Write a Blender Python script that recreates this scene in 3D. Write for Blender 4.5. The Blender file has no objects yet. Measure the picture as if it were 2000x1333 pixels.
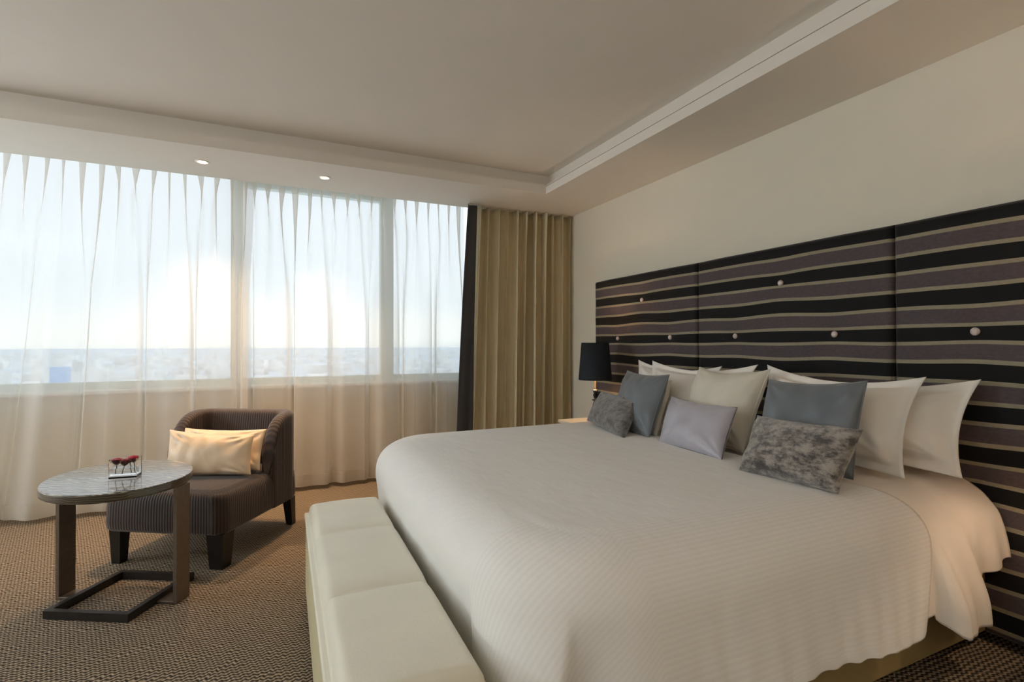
import bpy, bmesh, math, random
from math import sin, cos, pi, sqrt, exp
from mathutils import Vector, Matrix, noise

random.seed(7)
sc = bpy.context.scene
COL = sc.collection

# ------------------------------------------------------------------ camera
F_PX, YAW, PITCH, ROLL, CAM_H = 1006.4, 25.124, 0.42, -0.095, 1.239
cam_d = bpy.data.cameras.new('camera')
cam_d.sensor_width = 36.0
cam_d.lens = F_PX / 2000 * 36.0
cam_d.clip_start, cam_d.clip_end = 0.05, 30000
cam = bpy.data.objects.new('camera', cam_d)
COL.objects.link(cam)
cam.location = (0, 0, CAM_H)
_y, _p, _r = map(math.radians, (YAW, PITCH, ROLL))
_F = Vector((sin(_y) * cos(_p), cos(_y) * cos(_p), sin(_p)))
_R = Vector((cos(_y), -sin(_y), 0))
_U = _R.cross(_F)
_R2 = _R * cos(_r) + _U * sin(_r)
_U2 = -_R * sin(_r) + _U * cos(_r)
M = Matrix((( _R2.x, _U2.x, -_F.x), (_R2.y, _U2.y, -_F.y), (_R2.z, _U2.z, -_F.z)))
cam.rotation_euler = M.to_euler()
sc.camera = cam

# ------------------------------------------------------------------ colour management / cycles
sc.view_settings.view_transform = 'Standard'
sc.view_settings.look = 'None'
sc.view_settings.gamma = 1.0
sc.view_settings.use_curve_mapping = False
sc.view_settings.exposure = 0.30
sc.cycles.use_denoising = True
sc.cycles.max_bounces = 14
sc.cycles.diffuse_bounces = 7
sc.cycles.glossy_bounces = 4
sc.cycles.transmission_bounces = 8
sc.cycles.transparent_max_bounces = 24
sc.cycles.sample_clamp_indirect = 6.0
sc.cycles.caustics_reflective = False
sc.cycles.caustics_refractive = False

# ------------------------------------------------------------------ world: bright overcast sky
SKY = 1.27
w = bpy.data.worlds.new('overcast_sky'); sc.world = w; w.use_nodes = True
nt = w.node_tree; nt.nodes.clear()
def N(nt, t, **k):
    n = nt.nodes.new(t)
    for a, b in k.items(): setattr(n, a, b)
    return n
out = N(nt, 'ShaderNodeOutputWorld'); bg = N(nt, 'ShaderNodeBackground')
tc = N(nt, 'ShaderNodeTexCoord'); sep = N(nt, 'ShaderNodeSeparateXYZ')
nt.links.new(tc.outputs['Generated'], sep.inputs[0])
ramp = N(nt, 'ShaderNodeValToRGB')
els = ramp.color_ramp.elements
for i, (p, c) in enumerate([(0.0, (.74, .80, .84, 1)), (.495, (.80, .84, .86, 1)), (.503, (1.0, 1.0, .98, 1)), (.520, (1.0, 1.0, .99, 1)), (.542, (.86, .91, .97, 1)), (.64, (.85, .90, 1.0, 1)), (1.0, (.76, .86, 1.0, 1))]):
    e = els[i] if i < 2 else els.new(p)
    e.position = p; e.color = c
mp = N(nt, 'ShaderNodeMapping'); mp.inputs['Scale'].default_value = (1.2, 1.2, 6)
nz = N(nt, 'ShaderNodeTexNoise'); nz.inputs['Scale'].default_value = 2.2; nz.inputs['Detail'].default_value = 4
nt.links.new(tc.outputs['Generated'], mp.inputs[0]); nt.links.new(mp.outputs[0], nz.inputs[0])
ma = N(nt, 'ShaderNodeMath', operation='MULTIPLY_ADD'); ma.inputs[1].default_value = .5; ma.inputs[2].default_value = .5
nt.links.new(sep.outputs[2], ma.inputs[0])
mb = N(nt, 'ShaderNodeMath', operation='MULTIPLY_ADD'); mb.inputs[1].default_value = .03; mb.inputs[2].default_value = -.015
nt.links.new(nz.outputs[0], mb.inputs[0])
mc = N(nt, 'ShaderNodeMath', operation='ADD'); nt.links.new(ma.outputs[0], mc.inputs[0]); nt.links.new(mb.outputs[0], mc.inputs[1])
nt.links.new(mc.outputs[0], ramp.inputs[0])
nt.links.new(ramp.outputs[0], bg.inputs[0])
# the sky is a little brighter towards the right part of the window
dx = N(nt, 'ShaderNodeMath', operation='MULTIPLY_ADD'); dx.inputs[1].default_value = .12 * SKY; dx.inputs[2].default_value = SKY
nt.links.new(sep.outputs[0], dx.inputs[0]); nt.links.new(dx.outputs[0], bg.inputs[1])
nt.links.new(bg.outputs[0], out.inputs[0])

# ------------------------------------------------------------------ window portal and added fill lights
def lamp(name, kind, loc, energy, color, rot=(0, 0, 0), **k):
    d = bpy.data.lights.new(name, kind); d.energy = energy; d.color = color
    for a, b in k.items(): setattr(d, a, b)
    o = bpy.data.objects.new(name, d); COL.objects.link(o); o.location = loc; o.rotation_euler = rot
    return o
WARM = (1.0, .64, .35)
# daylight portal in the window opening (only guides the sampling of the sky)
pt = lamp('window_portal', 'AREA', (-1.5, 4.99, 1.81), 1, (1, 1, 1), (-pi / 2, 0, 0), shape='RECTANGLE', size=6.9, size_y=1.85)
pt.data.cycles.is_portal = True
# added fill lights out of view, not lamps of the room: left side, behind camera
lamp('fill_point_left', 'POINT', (-4.3, 4.0, 1.45), 130, (.80, .90, 1.0), shadow_soft_size=.3)
lamp('fill_up_left', 'AREA', (-3.3, .3, 1.75), 98, (.80, .90, 1.0), (pi, 0, 0), shape='DISK', size=.6)
lamp('fill_up_back', 'AREA', (.6, -2.2, 1.75), 32, (1.0, .88, .78), (pi, 0, 0), shape='DISK', size=.5)

# ------------------------------------------------------------------ helpers
def setp(o, label=None, cat=None, group=None, kind=None):
    if label: o['label'] = label
    if cat: o['category'] = cat
    if group: o['group'] = group
    if kind: o['kind'] = kind
    return o
def empty(name, loc, rz=0, **k):
    o = bpy.data.objects.new(name, None); COL.objects.link(o)
    o.location = loc; o.rotation_euler = (0, 0, rz); o.empty_display_size = .1
    return setp(o, **k)
def mesh(name, verts, faces, mat, parent=None, smooth=True, uv=None, loc=None, merge=0, bevel=0, **k):
    me = bpy.data.meshes.new(name)
    me.from_pydata([tuple(v) for v in verts], [], faces)
    if uv:
        l = me.uv_layers.new(name='UVMap')
        for lp in me.loops: l.data[lp.index].uv = uv[lp.vertex_index]
    if merge or bevel:
        bm = bmesh.new(); bm.from_mesh(me)
        if merge: bmesh.ops.remove_doubles(bm, verts=bm.verts, dist=merge)
        bmesh.ops.recalc_face_normals(bm, faces=bm.faces)
        if bevel: bmesh.ops.bevel(bm, geom=list(bm.edges), offset=bevel, segments=3, affect='EDGES', profile=.5)
        bm.to_mesh(me); bm.free()
    if smooth:
        for p in me.polygons: p.use_smooth = True
    me.materials.append(mat)
    o = bpy.data.objects.new(name, me); COL.objects.link(o)
    if parent: o.parent = parent
    if loc: o.location = loc
    return setp(o, **k)
class MB:
    """collects shapes of ONE part"""
    def __init__(s): s.v = []; s.f = []
    def add(s, vs, fs):
        n = len(s.v); s.v += [tuple(v) for v in vs]; s.f += [tuple(i + n for i in f) for f in fs]; return s
    def box(s, x0, x1, y0, y1, z0, z1, b=0.0):
        if b <= 0:
            vs = [(x, y, z) for z in (z0, z1) for y in (y0, y1) for x in (x0, x1)]
            return s.add(vs, [(0, 2, 3, 1), (4, 5, 7, 6), (0, 1, 5, 4), (2, 6, 7, 3), (0, 4, 6, 2), (1, 3, 7, 5)])
        bm = bmesh.new()
        bmesh.ops.create_cube(bm, size=1)
        for v in bm.verts:
            v.co = Vector(((x0 + x1) / 2 + v.co.x * (x1 - x0), (y0 + y1) / 2 + v.co.y * (y1 - y0), (z0 + z1) / 2 + v.co.z * (z1 - z0)))
        bmesh.ops.bevel(bm, geom=list(bm.edges), offset=b, segments=4, affect='EDGES', profile=.5)
        bm.verts.index_update()
        s.add([v.co for v in bm.verts], [[v.index for v in f.verts] for f in bm.faces]); bm.free(); return s
    def lathe(s, prof, c=(0, 0, 0), n=32, cap=True):
        vs = []; fs = []
        for r, z in prof:
            for i in range(n):
                a = 2 * pi * i / n; vs.append((c[0] + r * cos(a), c[1] + r * sin(a), c[2] + z))
        for j in range(len(prof) - 1):
            for i in range(n):
                k = (i + 1) % n; fs.append((j * n + i, j * n + k, (j + 1) * n + k, (j + 1) * n + i))
        if cap:
            fs.append(tuple(range(n))[::-1]); fs.append(tuple((len(prof) - 1) * n + i for i in range(n)))
        return s.add(vs, fs)
    def tube(s, pts, r, n=8):
        pts = [Vector(p) for p in pts]; vs = []; fs = []
        for i, p in enumerate(pts):
            d = (pts[min(i + 1, len(pts) - 1)] - pts[max(i - 1, 0)]).normalized()
            a = d.cross(Vector((0, 0, 1)));
            if a.length < .01: a = d.cross(Vector((0, 1, 0)))
            a.normalize(); b = d.cross(a)
            rr = r[i] if isinstance(r, (list, tuple)) else r
            for k in range(n): vs.append(p + (a * cos(2 * pi * k / n) + b * sin(2 * pi * k / n)) * rr)
        for i in range(len(pts) - 1):
            for k in range(n):
                q = (k + 1) % n; fs.append((i * n + k, i * n + q, (i + 1) * n + q, (i + 1) * n + k))
        fs.append(tuple(range(n))[::-1]); fs.append(tuple((len(pts) - 1) * n + k for k in range(n)))
        return s.add(vs, fs)
    def build(s, name, mat, parent=None, smooth=False, **k): return mesh(name, s.v, s.f, mat, parent, smooth, **k)
def grid_faces(nu, nv, wrap=False):
    f = []
    for i in range(nu - 1):
        for j in range(nv - 1 + (1 if wrap else 0)):
            k = (j + 1) % nv
            f.append((i * nv + j, i * nv + k, (i + 1) * nv + k, (i + 1) * nv + j))
    return f
def sm(a, b, x):
    t = max(0, min(1, (x - a) / (b - a))); return t * t * (3 - 2 * t)
def lerp(a, b, t): return a + (b - a) * t

# ------------------------------------------------------------------ materials
def srgb(r, g, b):
    f = lambda c: (c / 255 / 12.92) if c / 255 <= .04045 else ((c / 255 + .055) / 1.055) ** 2.4
    return (f(r), f(g), f(b), 1)
def mat_base(name, color, rough=.6, metal=0, spec=.5, bump=None, bump_scale=60, bump_str=.2, var=.06, var_scale=6, sheen=0, coat=0, trans=0, ior=1.45, emit=None, emit_s=0):
    m = bpy.data.materials.new(name); m.use_nodes = True; nt = m.node_tree
    b = nt.nodes['Principled BSDF']
    b.inputs['Base Color'].default_value = color; b.inputs['Roughness'].default_value = rough
    b.inputs['Metallic'].default_value = metal; b.inputs['Specular IOR Level'].default_value = spec
    b.inputs['Sheen Weight'].default_value = sheen; b.inputs['Coat Weight'].default_value = coat
    b.inputs['Transmission Weight'].default_value = trans; b.inputs['IOR'].default_value = ior
    if emit: b.inputs['Emission Color'].default_value = emit; b.inputs['Emission Strength'].default_value = emit_s
    tc = N(nt, 'ShaderNodeTexCoord')
    if var:
        nz = N(nt, 'ShaderNodeTexNoise'); nz.inputs['Scale'].default_value = var_scale; nz.inputs['Detail'].default_value = 3
        nt.links.new(tc.outputs['Object'], nz.inputs[0])
        r = N(nt, 'ShaderNodeValToRGB'); r.color_ramp.elements[0].position = .3; r.color_ramp.elements[1].position = .7
        r.color_ramp.elements[0].color = tuple(c * (1 - var) for c in color[:3]) + (1,)
        r.color_ramp.elements[1].color = tuple(min(1, c * (1 + var)) for c in color[:3]) + (1,)
        nt.links.new(nz.outputs[0], r.inputs[0]); nt.links.new(r.outputs[0], b.inputs['Base Color'])
    if bump == 'noise':
        nz2 = N(nt, 'ShaderNodeTexNoise'); nz2.inputs['Scale'].default_value = bump_scale; nz2.inputs['Detail'].default_value = 5
        nt.links.new(tc.outputs['Object'], nz2.inputs[0])
        bp_ = N(nt, 'ShaderNodeBump'); bp_.inputs['Strength'].default_value = bump_str; bp_.inputs['Distance'].default_value = .01
        nt.links.new(nz2.outputs[0], bp_.inputs['Height']); nt.links.new(bp_.outputs[0], b.inputs['Normal'])
    return m
class G:
    """tiny math-node builder"""
    def __init__(s, m): s.nt = m.node_tree
    def _in(s, n, i, v):
        if isinstance(v, (int, float)): n.inputs[i].default_value = v
        else: s.nt.links.new(v, n.inputs[i])
    def m(s, op, a, b=0, c=0):
        n = N(s.nt, 'ShaderNodeMath', operation=op); s._in(n, 0, a); s._in(n, 1, b)
        if op in ('MULTIPLY_ADD', 'SMOOTH_MIN', 'COMPARE', 'WRAP', 'PINGPONG'): s._in(n, 2, c)
        return n.outputs[0]
    def mix(s, f, a, b):
        n = N(s.nt, 'ShaderNodeMix', data_type='RGBA'); s._in(n, 0, f)
        for i, v in ((6, a), (7, b)):
            if isinstance(v, tuple): n.inputs[i].default_value = v
            else: s.nt.links.new(v, n.inputs[i])
        return n.outputs[2]
    def coord(s, which='Object'):
        t = N(s.nt, 'ShaderNodeTexCoord'); p = N(s.nt, 'ShaderNodeSeparateXYZ'); s.nt.links.new(t.outputs[which], p.inputs[0])
        return p.outputs[0], p.outputs[1], p.outputs[2], t.outputs[which]
    def noise(s, vec, scale, detail=3, rough=.5, stretch=None):
        if stretch:
            mp = N(s.nt, 'ShaderNodeMapping'); mp.inputs['Scale'].default_value = stretch; s.nt.links.new(vec, mp.inputs[0]); vec = mp.outputs[0]
        n = N(s.nt, 'ShaderNodeTexNoise'); n.inputs['Scale'].default_value = scale; n.inputs['Detail'].default_value = detail; n.inputs['Roughness'].default_value = rough
        s.nt.links.new(vec, n.inputs[0]); return n.outputs[0]
    def bump(s, h, dist=.01, strength=1.0):
        n = N(s.nt, 'ShaderNodeBump'); n.inputs['Strength'].default_value = strength; n.inputs['Distance'].default_value = dist
        s.nt.links.new(h, n.inputs['Height']); return n.outputs[0]
    def bsdf(s): return s.nt.nodes['Principled BSDF']
    def to(s, out, name): s.nt.links.new(out, s.bsdf().inputs[name])

M_WALL = mat_base('cream_wall_paint', srgb(226, 220, 205), .8, bump='noise', bump_scale=220, bump_str=.05, var=.01)
M_CEIL = mat_base('white_ceiling_paint', srgb(226, 220, 211), .85, bump='noise', bump_scale=120, bump_str=.03, var=.01)
M_WHITEFRAME = mat_base('white_window_frame', srgb(215, 228, 226), .45, var=.02)
M_SILL = mat_base('white_sill', srgb(235, 238, 236), .4, var=.02)

# carpet: knotted wavy weave
M_CARPET = mat_base('woven_carpet', srgb(110, 90, 70), .95, var=0, spec=.15)
g = G(M_CARPET); x, y, z, vec = g.coord()
n1 = g.noise(vec, 9, 2)
wob = g.m('MULTIPLY', g.m('SINE', g.m('MULTIPLY', g.m('ADD', x, g.m('MULTIPLY', n1, .06)), 2 * pi / .030)), 1.25)
rows = g.m('SINE', g.m('ADD', g.m('MULTIPLY', g.m('ADD', y, g.m('MULTIPLY', n1, .03)), 2 * pi / .019), wob))
kn = g.m('SINE', g.m('ADD', g.m('MULTIPLY', x, 2 * pi / .0145), g.m('MULTIPLY', y, 2 * pi / .05)))
fz = g.noise(vec, 160, 3)
h = g.m('ADD', g.m('MULTIPLY', rows, .34), g.m('ADD', g.m('MULTIPLY', kn, .13), g.m('MULTIPLY', fz, .55)))
r_ = N(M_CARPET.node_tree, 'ShaderNodeValToRGB'); r_.color_ramp.elements[0].position = .02; r_.color_ramp.elements[1].position = .62
r_.color_ramp.elements[0].color = srgb(66, 56, 46); r_.color_ramp.elements[1].color = srgb(176, 157, 134)
M_CARPET.node_tree.links.new(h, r_.inputs[0]); g.to(r_.outputs[0], 'Base Color'); g.to(g.bump(h, .006, .9), 'Normal')

def fabric(name, color, rough=.75, sheen=.2, weave=900, strength=.15, var=.04, spec=.3):
    m = mat_base(name, color, rough, spec=spec, sheen=sheen, var=var, var_scale=5, bump='noise', bump_scale=weave, bump_str=strength)
    return m
M_WHITE = fabric('white_cotton', srgb(238, 234, 228), .8, .1)
M_SHEET = fabric('white_sheet_cotton', srgb(238, 232, 224), .8, .1)
M_CREAM = fabric('off_white_cushion_cloth', srgb(216, 211, 198), .7, .2)
M_GREYLINING = fabric('charcoal_lining', srgb(74, 74, 78), .8, .1)
# duvet: woven satin stripe, uv.y measures metres across the stripes
M_DUVET = mat_base('striped_satin_cotton', srgb(236, 234, 231), .62, var=0, spec=.35, sheen=.1)
g = G(M_DUVET); u_, v_, _, vec = g.coord('UV')
st = g.m('SINE', g.m('MULTIPLY', v_, 2 * pi / .0125))
stp = g.m('MULTIPLY_ADD', st, .5, .5)
ox, oy, oz, ov = g.coord()
nzz = g.noise(ov, 7, 4)
wr = g.noise(ov, 22, 3, .5, (1, .35, 1))
g.to(g.mix(stp, srgb(232, 231, 229), srgb(237, 236, 234)), 'Base Color')
hh = g.m('ADD', g.m('MULTIPLY', stp, .012), g.m('ADD', g.m('MULTIPLY', nzz, .5), g.m('MULTIPLY', wr, .2)))
g.to(g.bump(hh, .02, .45), 'Normal')
g.to(g.m('MULTIPLY_ADD', stp, -.12, .66), 'Roughness')

def satin(name, color, rough=.34):
    m = mat_base(name, color, rough, spec=.7, sheen=.3, var=0)
    g = G(m); x, y, z, vec = g.coord()
    w1 = g.noise(vec, 6, 3, .5, (1, 1.4, .5)); g.to(g.bump(w1, .02, .35), 'Normal')
    m.node_tree.nodes['Principled BSDF'].inputs['Anisotropic'].default_value = .5
    return m
M_SLATE = satin('slate_satin', srgb(98, 105, 112), .42)
M_SILVER = satin('silver_lilac_satin', srgb(172, 170, 182), .3)
M_SAND = satin('champagne_satin', srgb(222, 196, 164), .45)
def velvet(name, lo, hi, s):
    m = mat_base(name, lo, .5, spec=.3, sheen=.6, var=0)
    g = G(m); x, y, z, vec = g.coord()
    a = g.noise(vec, s, 8, .68, (1, .8, 1.5)); r = N(m.node_tree, 'ShaderNodeValToRGB')
    r.color_ramp.elements[0].position = .42; r.color_ramp.elements[1].position = .60
    r.color_ramp.elements[0].color = lo; r.color_ramp.elements[1].color = hi
    m.node_tree.links.new(a, r.inputs[0]); g.to(r.outputs[0], 'Base Color')
    g.to(g.bump(a, .03, .6), 'Normal')
    return m
M_VELVET = velvet('crushed_grey_velvet', srgb(68, 64, 64), srgb(164, 156, 148), 24)
M_VELVET2 = velvet('crushed_grey_velvet_dark', srgb(70, 67, 68), srgb(120, 117, 118), 26)

# headboard stripe cloth
M_STRIPE = mat_base('striped_headboard_velvet', srgb(20, 18, 20), .7, var=0, spec=.25, sheen=.12)
g = G(M_STRIPE); x, y, z, vec = g.coord()
_u, z2, _w, _v = g.coord('UV')
t = g.m('DIVIDE', g.m('SUBTRACT', 1.7815, z2), .0833)          # integer at the middle of every band
near = g.m('ABSOLUTE', g.m('SUBTRACT', g.m('FRACT', g.m('ADD', t, 10.0)), .5))   # 0 at the beige lines
isbeige = g.m('LESS_THAN', near, .105)
odd = g.m('GREATER_THAN', g.m('FRACT', g.m('MULTIPLY', g.m('ADD', t, 10.5), .5)), .5)
fib = g.noise(vec, 60, 4, .6, (1, 1, 2))
plum = g.mix(fib, srgb(66, 58, 62), srgb(98, 88, 92))
base = g.mix(odd, (.0045, .004, .0045, 1), plum)
col = g.mix(isbeige, base, g.mix(fib, srgb(132, 124, 104), srgb(158, 150, 130)))
g.to(col, 'Base Color')
fine = g.noise(vec, 500, 2)
g.to(g.bump(g.m('ADD', g.m('MULTIPLY', isbeige, .4), g.m('MULTIPLY', fine, .4)), .003, .5), 'Normal')
M_BUTTON = satin('pale_pink_button_satin', srgb(205, 190, 186), .3)

# chair: brown rib
M_CHAIR = mat_base('brown_ribbed_cloth', srgb(70, 52, 44), .62, var=0, spec=.35, sheen=.25)
g = G(M_CHAIR); u_, v_, _, vec = g.coord('UV')
rb = g.m('MULTIPLY_ADD', g.m('SINE', g.m('MULTIPLY', u_, 2 * pi / .0165)), .5, .5)
g.to(g.mix(rb, srgb(36, 25, 21), srgb(64, 46, 38)), 'Base Color'); g.to(g.bump(rb, .003, .5), 'Normal')
M_DARKWOOD = mat_base('black_stained_wood', srgb(26, 22, 20), .35, var=.2, var_scale=20)
M_BLACK = mat_base('black_gloss', srgb(14, 12, 13), .18, var=0, coat=.5)
M_SHADE = mat_base('navy_black_lampshade', srgb(22, 27, 35), .75, var=.05, bump='noise', bump_scale=400, bump_str=.1)
M_SHADEIN = mat_base('gold_shade_lining', srgb(200, 165, 110), .5, var=0)
M_BRONZE = mat_base('brushed_bronze', srgb(124, 112, 102), .38, metal=.75, var=.08, var_scale=40)
M_BRONZEDARK = mat_base('dark_bronze', srgb(56, 52, 50), .42, metal=.6, var=.08, var_scale=40)
M_CHROME = mat_base('chrome', srgb(210, 210, 210), .12, metal=1, var=0)
# zebra wood top
M_ZEBRA = mat_base('dark_zebra_veneer', srgb(40, 32, 26), .34, var=0, spec=.9, coat=.8)
M_ZEBRA.node_tree.nodes['Principled BSDF'].inputs['Coat Roughness'].default_value = .07
g = G(M_ZEBRA); x, y, z, vec = g.coord()
wv = N(M_ZEBRA.node_tree, 'ShaderNodeTexWave'); wv.wave_type = 'BANDS'; wv.bands_direction = 'Y'
wv.inputs['Scale'].default_value = 15; wv.inputs['Distortion'].default_value = 13; wv.inputs['Detail'].default_value = 2; wv.inputs['Detail Scale'].default_value = .9
mpz = N(M_ZEBRA.node_tree, 'ShaderNodeMapping'); mpz.inputs['Scale'].default_value = (.5, 1, 6)
M_ZEBRA.node_tree.links.new(vec, mpz.inputs[0]); M_ZEBRA.node_tree.links.new(mpz.outputs[0], wv.inputs[0])
rz_ = N(M_ZEBRA.node_tree, 'ShaderNodeValToRGB'); rz_.color_ramp.elements[0].position = .45; rz_.color_ramp.elements[1].position = .95
rz_.color_ramp.elements[0].color = srgb(30, 24, 20); rz_.color_ramp.elements[1].color = srgb(172, 160, 138)
M_ZEBRA.node_tree.links.new(wv.outputs[1], rz_.inputs[0]); 
ge = N(M_ZEBRA.node_tree, 'ShaderNodeNewGeometry'); sx_ = N(M_ZEBRA.node_tree, 'ShaderNodeSeparateXYZ'); M_ZEBRA.node_tree.links.new(ge.outputs['Normal'], sx_.inputs[0])
edge = g.m('LESS_THAN', g.m('ABSOLUTE', sx_.outputs[2]), .6)
wn = g.noise(vec, 9, 2)
el = g.m('MULTIPLY_ADD', g.m('SINE', g.m('ADD', g.m('MULTIPLY', z, 2 * pi / .009), g.m('MULTIPLY', wn, 26))), .5, .5)
el = g.m('POWER', el, 4)
g.to(g.mix(edge, rz_.outputs[0], g.mix(el, srgb(26, 22, 18), srgb(104, 88, 62))), 'Base Color')
g.to(g.bump(g.m('MULTIPLY', wv.outputs[1], g.m('SUBTRACT', 1, edge)), .002, .35), 'Normal')
M_LEATHER = mat_base('cream_leather', srgb(226, 222, 206), .42, spec=.45, var=.03, bump='noise', bump_scale=140, bump_str=.08)
M_LEATHERSIDE = mat_base('pale_olive_leather', srgb(206, 196, 160), .45, var=.03, bump='noise', bump_scale=140, bump_str=.08)
M_BEDBASE = mat_base('olive_beige_leather', srgb(150, 132, 92), .55, var=.03)
M_DRAPE = fabric('beige_drape_cloth', srgb(206, 194, 162), .75, .2, 500, .1)
M_NIGHT = mat_base('pale_lacquer', srgb(226, 214, 192), .3, var=.03)
M_GREEN = mat_base('green_stem', srgb(60, 92, 46), .5, var=.1)
M_ROSE = mat_base('crimson_petal', srgb(205, 28, 62), .5, var=.2, var_scale=40, sheen=.3)
M_GLASS = mat_base('clear_glass', (1, 1, 1, 1), .01, trans=1, ior=1.45, var=0)
M_WATER = mat_base('clear_water', (.95, .98, 1, 1), .0, trans=1, ior=1.33, var=0)
M_BULB = mat_base('glowing_lamp', (1, .85, .6, 1), .5, var=0, emit=(1, .80, .52, 1), emit_s=14)
M_BULBHOT = mat_base('table_lamp_bulb', (1, .8, .5, 1), .5, var=0, emit=(1, .76, .52, 1), emit_s=180)
M_RING = mat_base('white_lamp_ring', srgb(240, 236, 228), .4, var=0)

def thinglass():
    m = bpy.data.materials.new('window_glass'); m.use_nodes = True; nt = m.node_tree; nt.nodes.clear()
    o = N(nt, 'ShaderNodeOutputMaterial'); a = N(nt, 'ShaderNodeBsdfTransparent'); b = N(nt, 'ShaderNodeBsdfGlossy'); mx = N(nt, 'ShaderNodeMixShader')
    a.inputs[0].default_value = (.95, .98, .98, 1); b.inputs['Roughness'].default_value = .02; mx.inputs[0].default_value = .03
    nt.links.new(a.outputs[0], mx.inputs[1]); nt.links.new(b.outputs[0], mx.inputs[2]); nt.links.new(mx.outputs[0], o.inputs[0]); return m
M_PANE = thinglass()
def sheer_mat(name, T, col):
    m = bpy.data.materials.new(name); m.use_nodes = True; nt = m.node_tree; nt.nodes.clear()
    o = N(nt, 'ShaderNodeOutputMaterial'); tr = N(nt, 'ShaderNodeBsdfTransparent'); df = N(nt, 'ShaderNodeBsdfDiffuse'); tl = N(nt, 'ShaderNodeBsdfTranslucent')
    m1 = N(nt, 'ShaderNodeMixShader'); m2 = N(nt, 'ShaderNodeMixShader')
    df.inputs[0].default_value = col; tl.inputs[0].default_value = col; m1.inputs[0].default_value = .58
    geo = N(nt, 'ShaderNodeNewGeometry'); dot = N(nt, 'ShaderNodeVectorMath', operation='DOT_PRODUCT')
    nt.links.new(geo.outputs['Normal'], dot.inputs[0]); nt.links.new(geo.outputs['Incoming'], dot.inputs[1])
    ab = N(nt, 'ShaderNodeMath', operation='ABSOLUTE'); nt.links.new(dot.outputs['Value'], ab.inputs[0])
    mxx = N(nt, 'ShaderNodeMath', operation='MAXIMUM'); nt.links.new(ab.outputs[0], mxx.inputs[0]); mxx.inputs[1].default_value = .22
    dv = N(nt, 'ShaderNodeMath', operation='DIVIDE'); dv.inputs[0].default_value = 1; nt.links.new(mxx.outputs[0], dv.inputs[1])
    pw = N(nt, 'ShaderNodeMath', operation='POWER'); pw.inputs[0].default_value = T; nt.links.new(dv.outputs[0], pw.inputs[1])
    nt.links.new(df.outputs[0], m1.inputs[1]); nt.links.new(tl.outputs[0], m1.inputs[2])
    nt.links.new(pw.outputs[0], m2.inputs[0]); nt.links.new(m1.outputs[0], m2.inputs[1]); nt.links.new(tr.outputs[0], m2.inputs[2])
    nt.links.new(m2.outputs[0], o.inputs[0]); return m
M_SHEER = sheer_mat('white_sheer_voile', .49, srgb(240, 236, 230))
M_HEM = sheer_mat('double_voile_hem', .25, srgb(228, 222, 212))

# ------------------------------------------------------------------ the room shell
XW, YO, HS, HC = 2.797, 4.90, 2.55, 2.73       # headboard wall, window wall, soffit height, ceiling height
XL, YL, YS = 2.167, 3.924, 4.625; WT = 2.74                          # inner edges of the soffit
X0, Y0 = -5.2, -4.0
S = dict(kind='structure')
MB().box(X0, XW + .2, Y0, YO + .2, -.1, 0).build('floor', M_CARPET, **S)
MB().box(X0, XL + .5, Y0, YL + .5, HC, HC + .08).build('ceiling', M_CEIL, **S)
MB().box(XW, XW + .15, Y0, YO + .2, 0, 2.9).build('wall_right', M_WALL, **S)
MB().box(X0 - .15, X0, Y0, YO + .2, 0, 2.9).build('wall_left', M_WALL, **S)
MB().box(X0 - .15, XW + .15, Y0 - .15, Y0, 0, 2.9).build('wall_back', M_WALL, **S)
SILL = .90
W0, W1 = -4.9, 1.90
b = MB(); b.box(X0, XW, YO, YO + .2, 0, SILL); b.box(X0, XW, YO, YO + .2, WT, 2.9)
b.box(X0, W0, YO, YO + .2, SILL, WT); b.box(W1, XW, YO, YO + .2, SILL, WT)
b.build('wall_window', M_WALL, **S)
# dropped soffit border with stepped lip
b = MB(); sb = .06; LT = HS + .078
b.box(X0, XW, YL, YS, HS, LT); b.box(X0, XW, YL + sb, YS, LT, HC + .08); b.box(X0, XW, YS, YO, WT, HC + .08)
b.build('trim_1', M_CEIL, label='dropped ceiling border along the window wall', **S)
b = MB(); b.box(XL, XW, Y0, YL, HS, LT - .014); b.box(XL + .010, XW, Y0, YL, LT - .014, LT - .009); b.box(XL, XW, Y0, YL, LT - .009, LT)
b.box(XL + sb, XW, Y0, YL + sb, LT, HC + .08)
b.build('trim_2', M_CEIL, label='dropped ceiling border above the headboard wall', **S)
MB().box(XW - .015, XW, Y0, .15, 0, .09, .003).build('baseboard_right', M_CEIL, **S)
# windows
def window(nm, xa, xb, zt, frame_t, pane_drop):
    b = MB(); t = frame_t; y0, y1 = YO - .01, YO + .07
    b.box(xa, xa + t, y0, y1, SILL, zt); b.box(xb - t, xb, y0, y1, SILL, zt)
    b.box(xa + t, xb - t, y0, y1, SILL, SILL + .045); b.box(xa + t, xb - t, y0, y1, zt - pane_drop, zt)
    b.box(xa + t, xb - t, y0 + .02, y1 - .02, SILL + .045, SILL + .06)
    f = b.build(nm, M_WHITEFRAME, **S)
    MB().box(xa + t, xb - t, YO + .028, YO + .034, SILL + .06, zt - pane_drop).build('pane', M_PANE, f)
window('window_1', W0, -.27, WT, .03, .02)
window('window_2', -.27, .995, WT, .06, .155)
window('window_3', .995, W1, WT, .06, .02)
MB().box(W0 - .02, W1 + .02, YO - .075, YO + .0, SILL - .03, SILL, .006).build('trim_3', M_SILL, label='white window sill', **S)

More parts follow.
